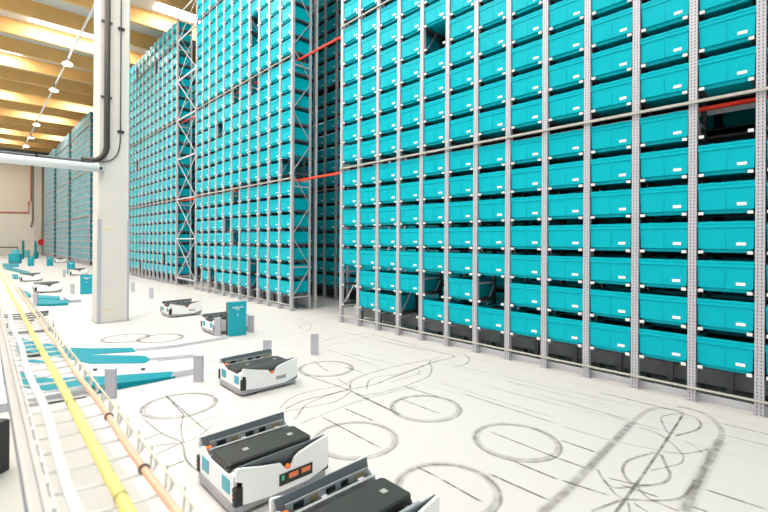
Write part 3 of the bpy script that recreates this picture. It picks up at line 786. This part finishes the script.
# ------------------------------------------------------------------ lighting track and lamps under the roof
tr = empty('lighting_track', (0,0,9.6)); tag(tr, 'thin white lighting track hanging under the wooden roof beams', 'track')
MB().bar((-13,-2.1,0),(-50,-1.62,0),.06,.06).build('track_bar', WHITE, tr)
for x in (-16.2,-23.1,-30,-36.9,-43.8): MB().tube([(x,-2.08+(-13-x)*.013,0),(x,-2.08+(-13-x)*.013,.42)], .012, 6).build('hanger', STEELD, tr)
LP = [(67.5,64,'white pendant lamp nearest the camera on the lighting track'),(54,90,'white pendant lamp second nearest on the lighting track'),(36.5,124.5,'white pendant lamp third along the lighting track'),
      (31,137.5,'white pendant lamp fourth along the lighting track'),(26,146.3,'white pendant lamp farthest along the lighting track')]
def lamp():
    root = empty('pendant_lamp', (0,0,0))
    MB().lathe([(.05,.12),(.09,.10),(.20,.02),(.21,-.03),(.19,-.03)], 18).build('shade', WHITE, root)
    MB().lathe([(.19,-.025),(.18,-.05),(.08,-.06)], 18).build('lens', LAMPE, root)
    MB().tube([(0,0,.11),(0,0,.345)], .035, 8).build('stem', STEELD, root)
    return root
LA = None
for px, py, lab in LP:
    LA0 = lamp() if LA is None else copy_tree(LA)
    LA = LA or LA0
    q = at(px, py, 9.22); LA0.location = q; tag(LA0, lab, 'lamp', 'pendant lamps on the lighting track')

# ------------------------------------------------------------------ foreground: wire cable tray with hoses on an aluminium rail
T = 1.15
def line_at(px, z=T, x1=.25, x0=-6.5, py=512):
    p = at(px, py, z); q = at(-18.5+(px+18.5)*.12, 239.2+(py-239.2)*.12, z)      # a second point far along the same run
    d = (q-p)/(q.x-p.x)
    return lambda x: p+d*(x-p.x)
def wav(L, x0, x1, n, amp, seed, f=9):
    rr = random.Random(seed); ph = rr.random()*6
    out = []
    for i in range(n+1):
        x = x0+(x1-x0)*i/n; p = L(x); out.append(Vector((p.x, p.y+amp*math.sin(f*x+ph), p.z+amp*.4*math.sin(f*1.3*x+ph*2))))
    return out
tray = empty('cable_tray', (0,0,0)); tag(tray, 'blurred wire basket cable tray running along the left foreground', 'cable tray')
Lb = line_at(41); Ll = line_at(62); Lw = line_at(82); Ly = line_at(132); Lo = line_at(180); Lr = line_at(199)
XS, XE = .3, -9
# aluminium rail the tray is clipped to
rl = empty('aluminium_rail', (0,0,0)); tag(rl, 'pale aluminium profile rail along the left edge, carrying the cable tray', 'rail')
a, b = Lb(XS), Lb(XE)
m = MB(); dd = (b-a).normalized(); nn = Vector((-dd.y, dd.x, 0))*-1
if nn.y < 0: nn = -nn
def beam_part(o0, o1, z0, z1, mi=0):
    pts = []
    for p in (a, b):
        for o_, z_ in ((o0,z0),(o1,z0),(o1,z1),(o0,z1)): pts.append(p+nn*o_+Vector((0,0,z_-0)))
    m.poly(pts, [(0,1,2,3),(7,6,5,4),(0,4,5,1),(1,5,6,2),(2,6,7,3),(3,7,4,0)], mi)
beam_part(-.0135,-.004,-.03,0); beam_part(.004,.0135,-.03,0); beam_part(-.004,.004,-.03,-.006); beam_part(-.0145,-.0135,-.028,-.004,1)
m.build('profile', [ALU, mat('profile_blue',(.12,.17,.24),.4)], rl)
for x in (.22,-3.4,-6.2,-8.8):
    p = Lb(x); MB().box(p.x-.018,p.x+.018,p.y-.012,p.y+.012,0,T-.03).box(p.x-.06,p.x+.06,p.y-.06,p.y+.06,0,.008).build('support_post', ALU, rl)
# longitudinal wires and cross rungs of the basket
def wires():
    off = []
    zb = T-.014
    m = MB()
    for L_, z_ in ((Ll, 0),(line_at(100),-.016),(line_at(150),-.016)):
        pass
    return m
def lw(px, dz, r=.0016, m_=WIREG, nm='long_wire'):
    L_ = line_at(px); p, q = L_(XS), L_(XE)
    MB().tube([p+Vector((0,0,dz)), q+Vector((0,0,dz))], r, 5).build(nm, m_, tray)
lw(58,-.004,.0022,WIREW); lw(197,.004,.0022); lw(186,-.02,.0018)
xs = []
x = .1
while x > -4.5: xs.append(x); x -= .092
xs = xs[:52]
rung0 = None
L0 = line_at(56); L1 = line_at(198)
for x in xs:
    p, q = L0(x), L1(x+.03)
    d = Vector((0,0,1))
    pts = [p+d*.002, p+d*-.012, p.lerp(q,.08)+d*-.022, p.lerp(q,.5)+d*-.024, p.lerp(q,.9)+d*-.022, q+d*-.016, q+d*.004]
    MB().tube(smooth_line(pts,3), .0031, 5, 0).build('rung_wire', WHITE, tray)
hoops = MB()
# upright hoops along the right hand side of the tray
for x in xs[::1]:
    q = L1(x); hoops = MB().tube([q+Vector((0,.002,.012)), q+Vector((0,0,-.03))], .0016, 5).build('side_wire', WIREG, tray)
pw = [p+Vector((0,0,-.008)) for p in wav(Lw, XS, XE, 160, .004, 1, 7)]
o = MB().tube(pw, .0088, 10).build('white_hose', WHITE, None, True); tag(o, 'white hose lying in the wire cable tray, left of the yellow one', 'hose')
py_ = [p+Vector((0,0,-.006)) for p in wav(Ly, XS, XE, 120, .0012, 2, 4)]
o = MB().tube(py_, .0095, 12).build('yellow_hose', YELLOW, None, True); tag(o, 'yellow hose lying along the middle of the wire cable tray', 'hose')
for x in (-.22,-.75,-1.5): 
    i = min(range(len(py_)), key=lambda k: abs(py_[k].x-x)); MB().tube([py_[i]+Vector((-.002,0,0)), py_[i]+Vector((.002,0,0))], .0105, 12).build('cable_tie', mat('tie_olive',(.2,.2,.1),.5), o)
pts = [p+Vector((0,0,-.008)) for p in wav(Lo, XS, XE, 120, .002, 3, 8)]
o = MB().tube(pts, .0066, 10).build('salmon_hose', SALMON, None, True); tag(o, 'salmon orange hose along the right side of the wire tray', 'hose')
for x in (-.3,-.62):
    i = min(range(len(pts)), key=lambda k: abs(pts[k].x-x)); MB().tube([pts[i]+Vector((-.003,0,0)), pts[i]+Vector((.003,0,0))], .0095, 10).build('clip', BLACK, o)
# black device beyond the rail, at the left picture edge
q = at(4,470); root = empty('equipment_box', (q.x,q.y-.1,0), .75); tag(root, 'black equipment box with small teal screen, cut by the left picture edge', 'box')
MB().cbox(-.14,.10,-.1,.1,0,.34,.02).build('body', BLACK, root)
MB().box(-.02,.09,-.106,-.1,.07,.14).build('screen', mat('screen_teal',(.12,.32,.34),.3), root)

# ------------------------------------------------------------------ light
wd = bpy.data.worlds.new('world'); scn.world = wd; wd.use_nodes = True
bg = wd.node_tree.nodes['Background']; bg.inputs[0].default_value = (1, .99, .97, 1); bg.inputs[1].default_value = .9
scn.view_settings.view_transform = 'Standard'; scn.view_settings.look = 'None'
scn.view_settings.gamma = 1; scn.view_settings.exposure = 0.0; scn.view_settings.use_curve_mapping = False
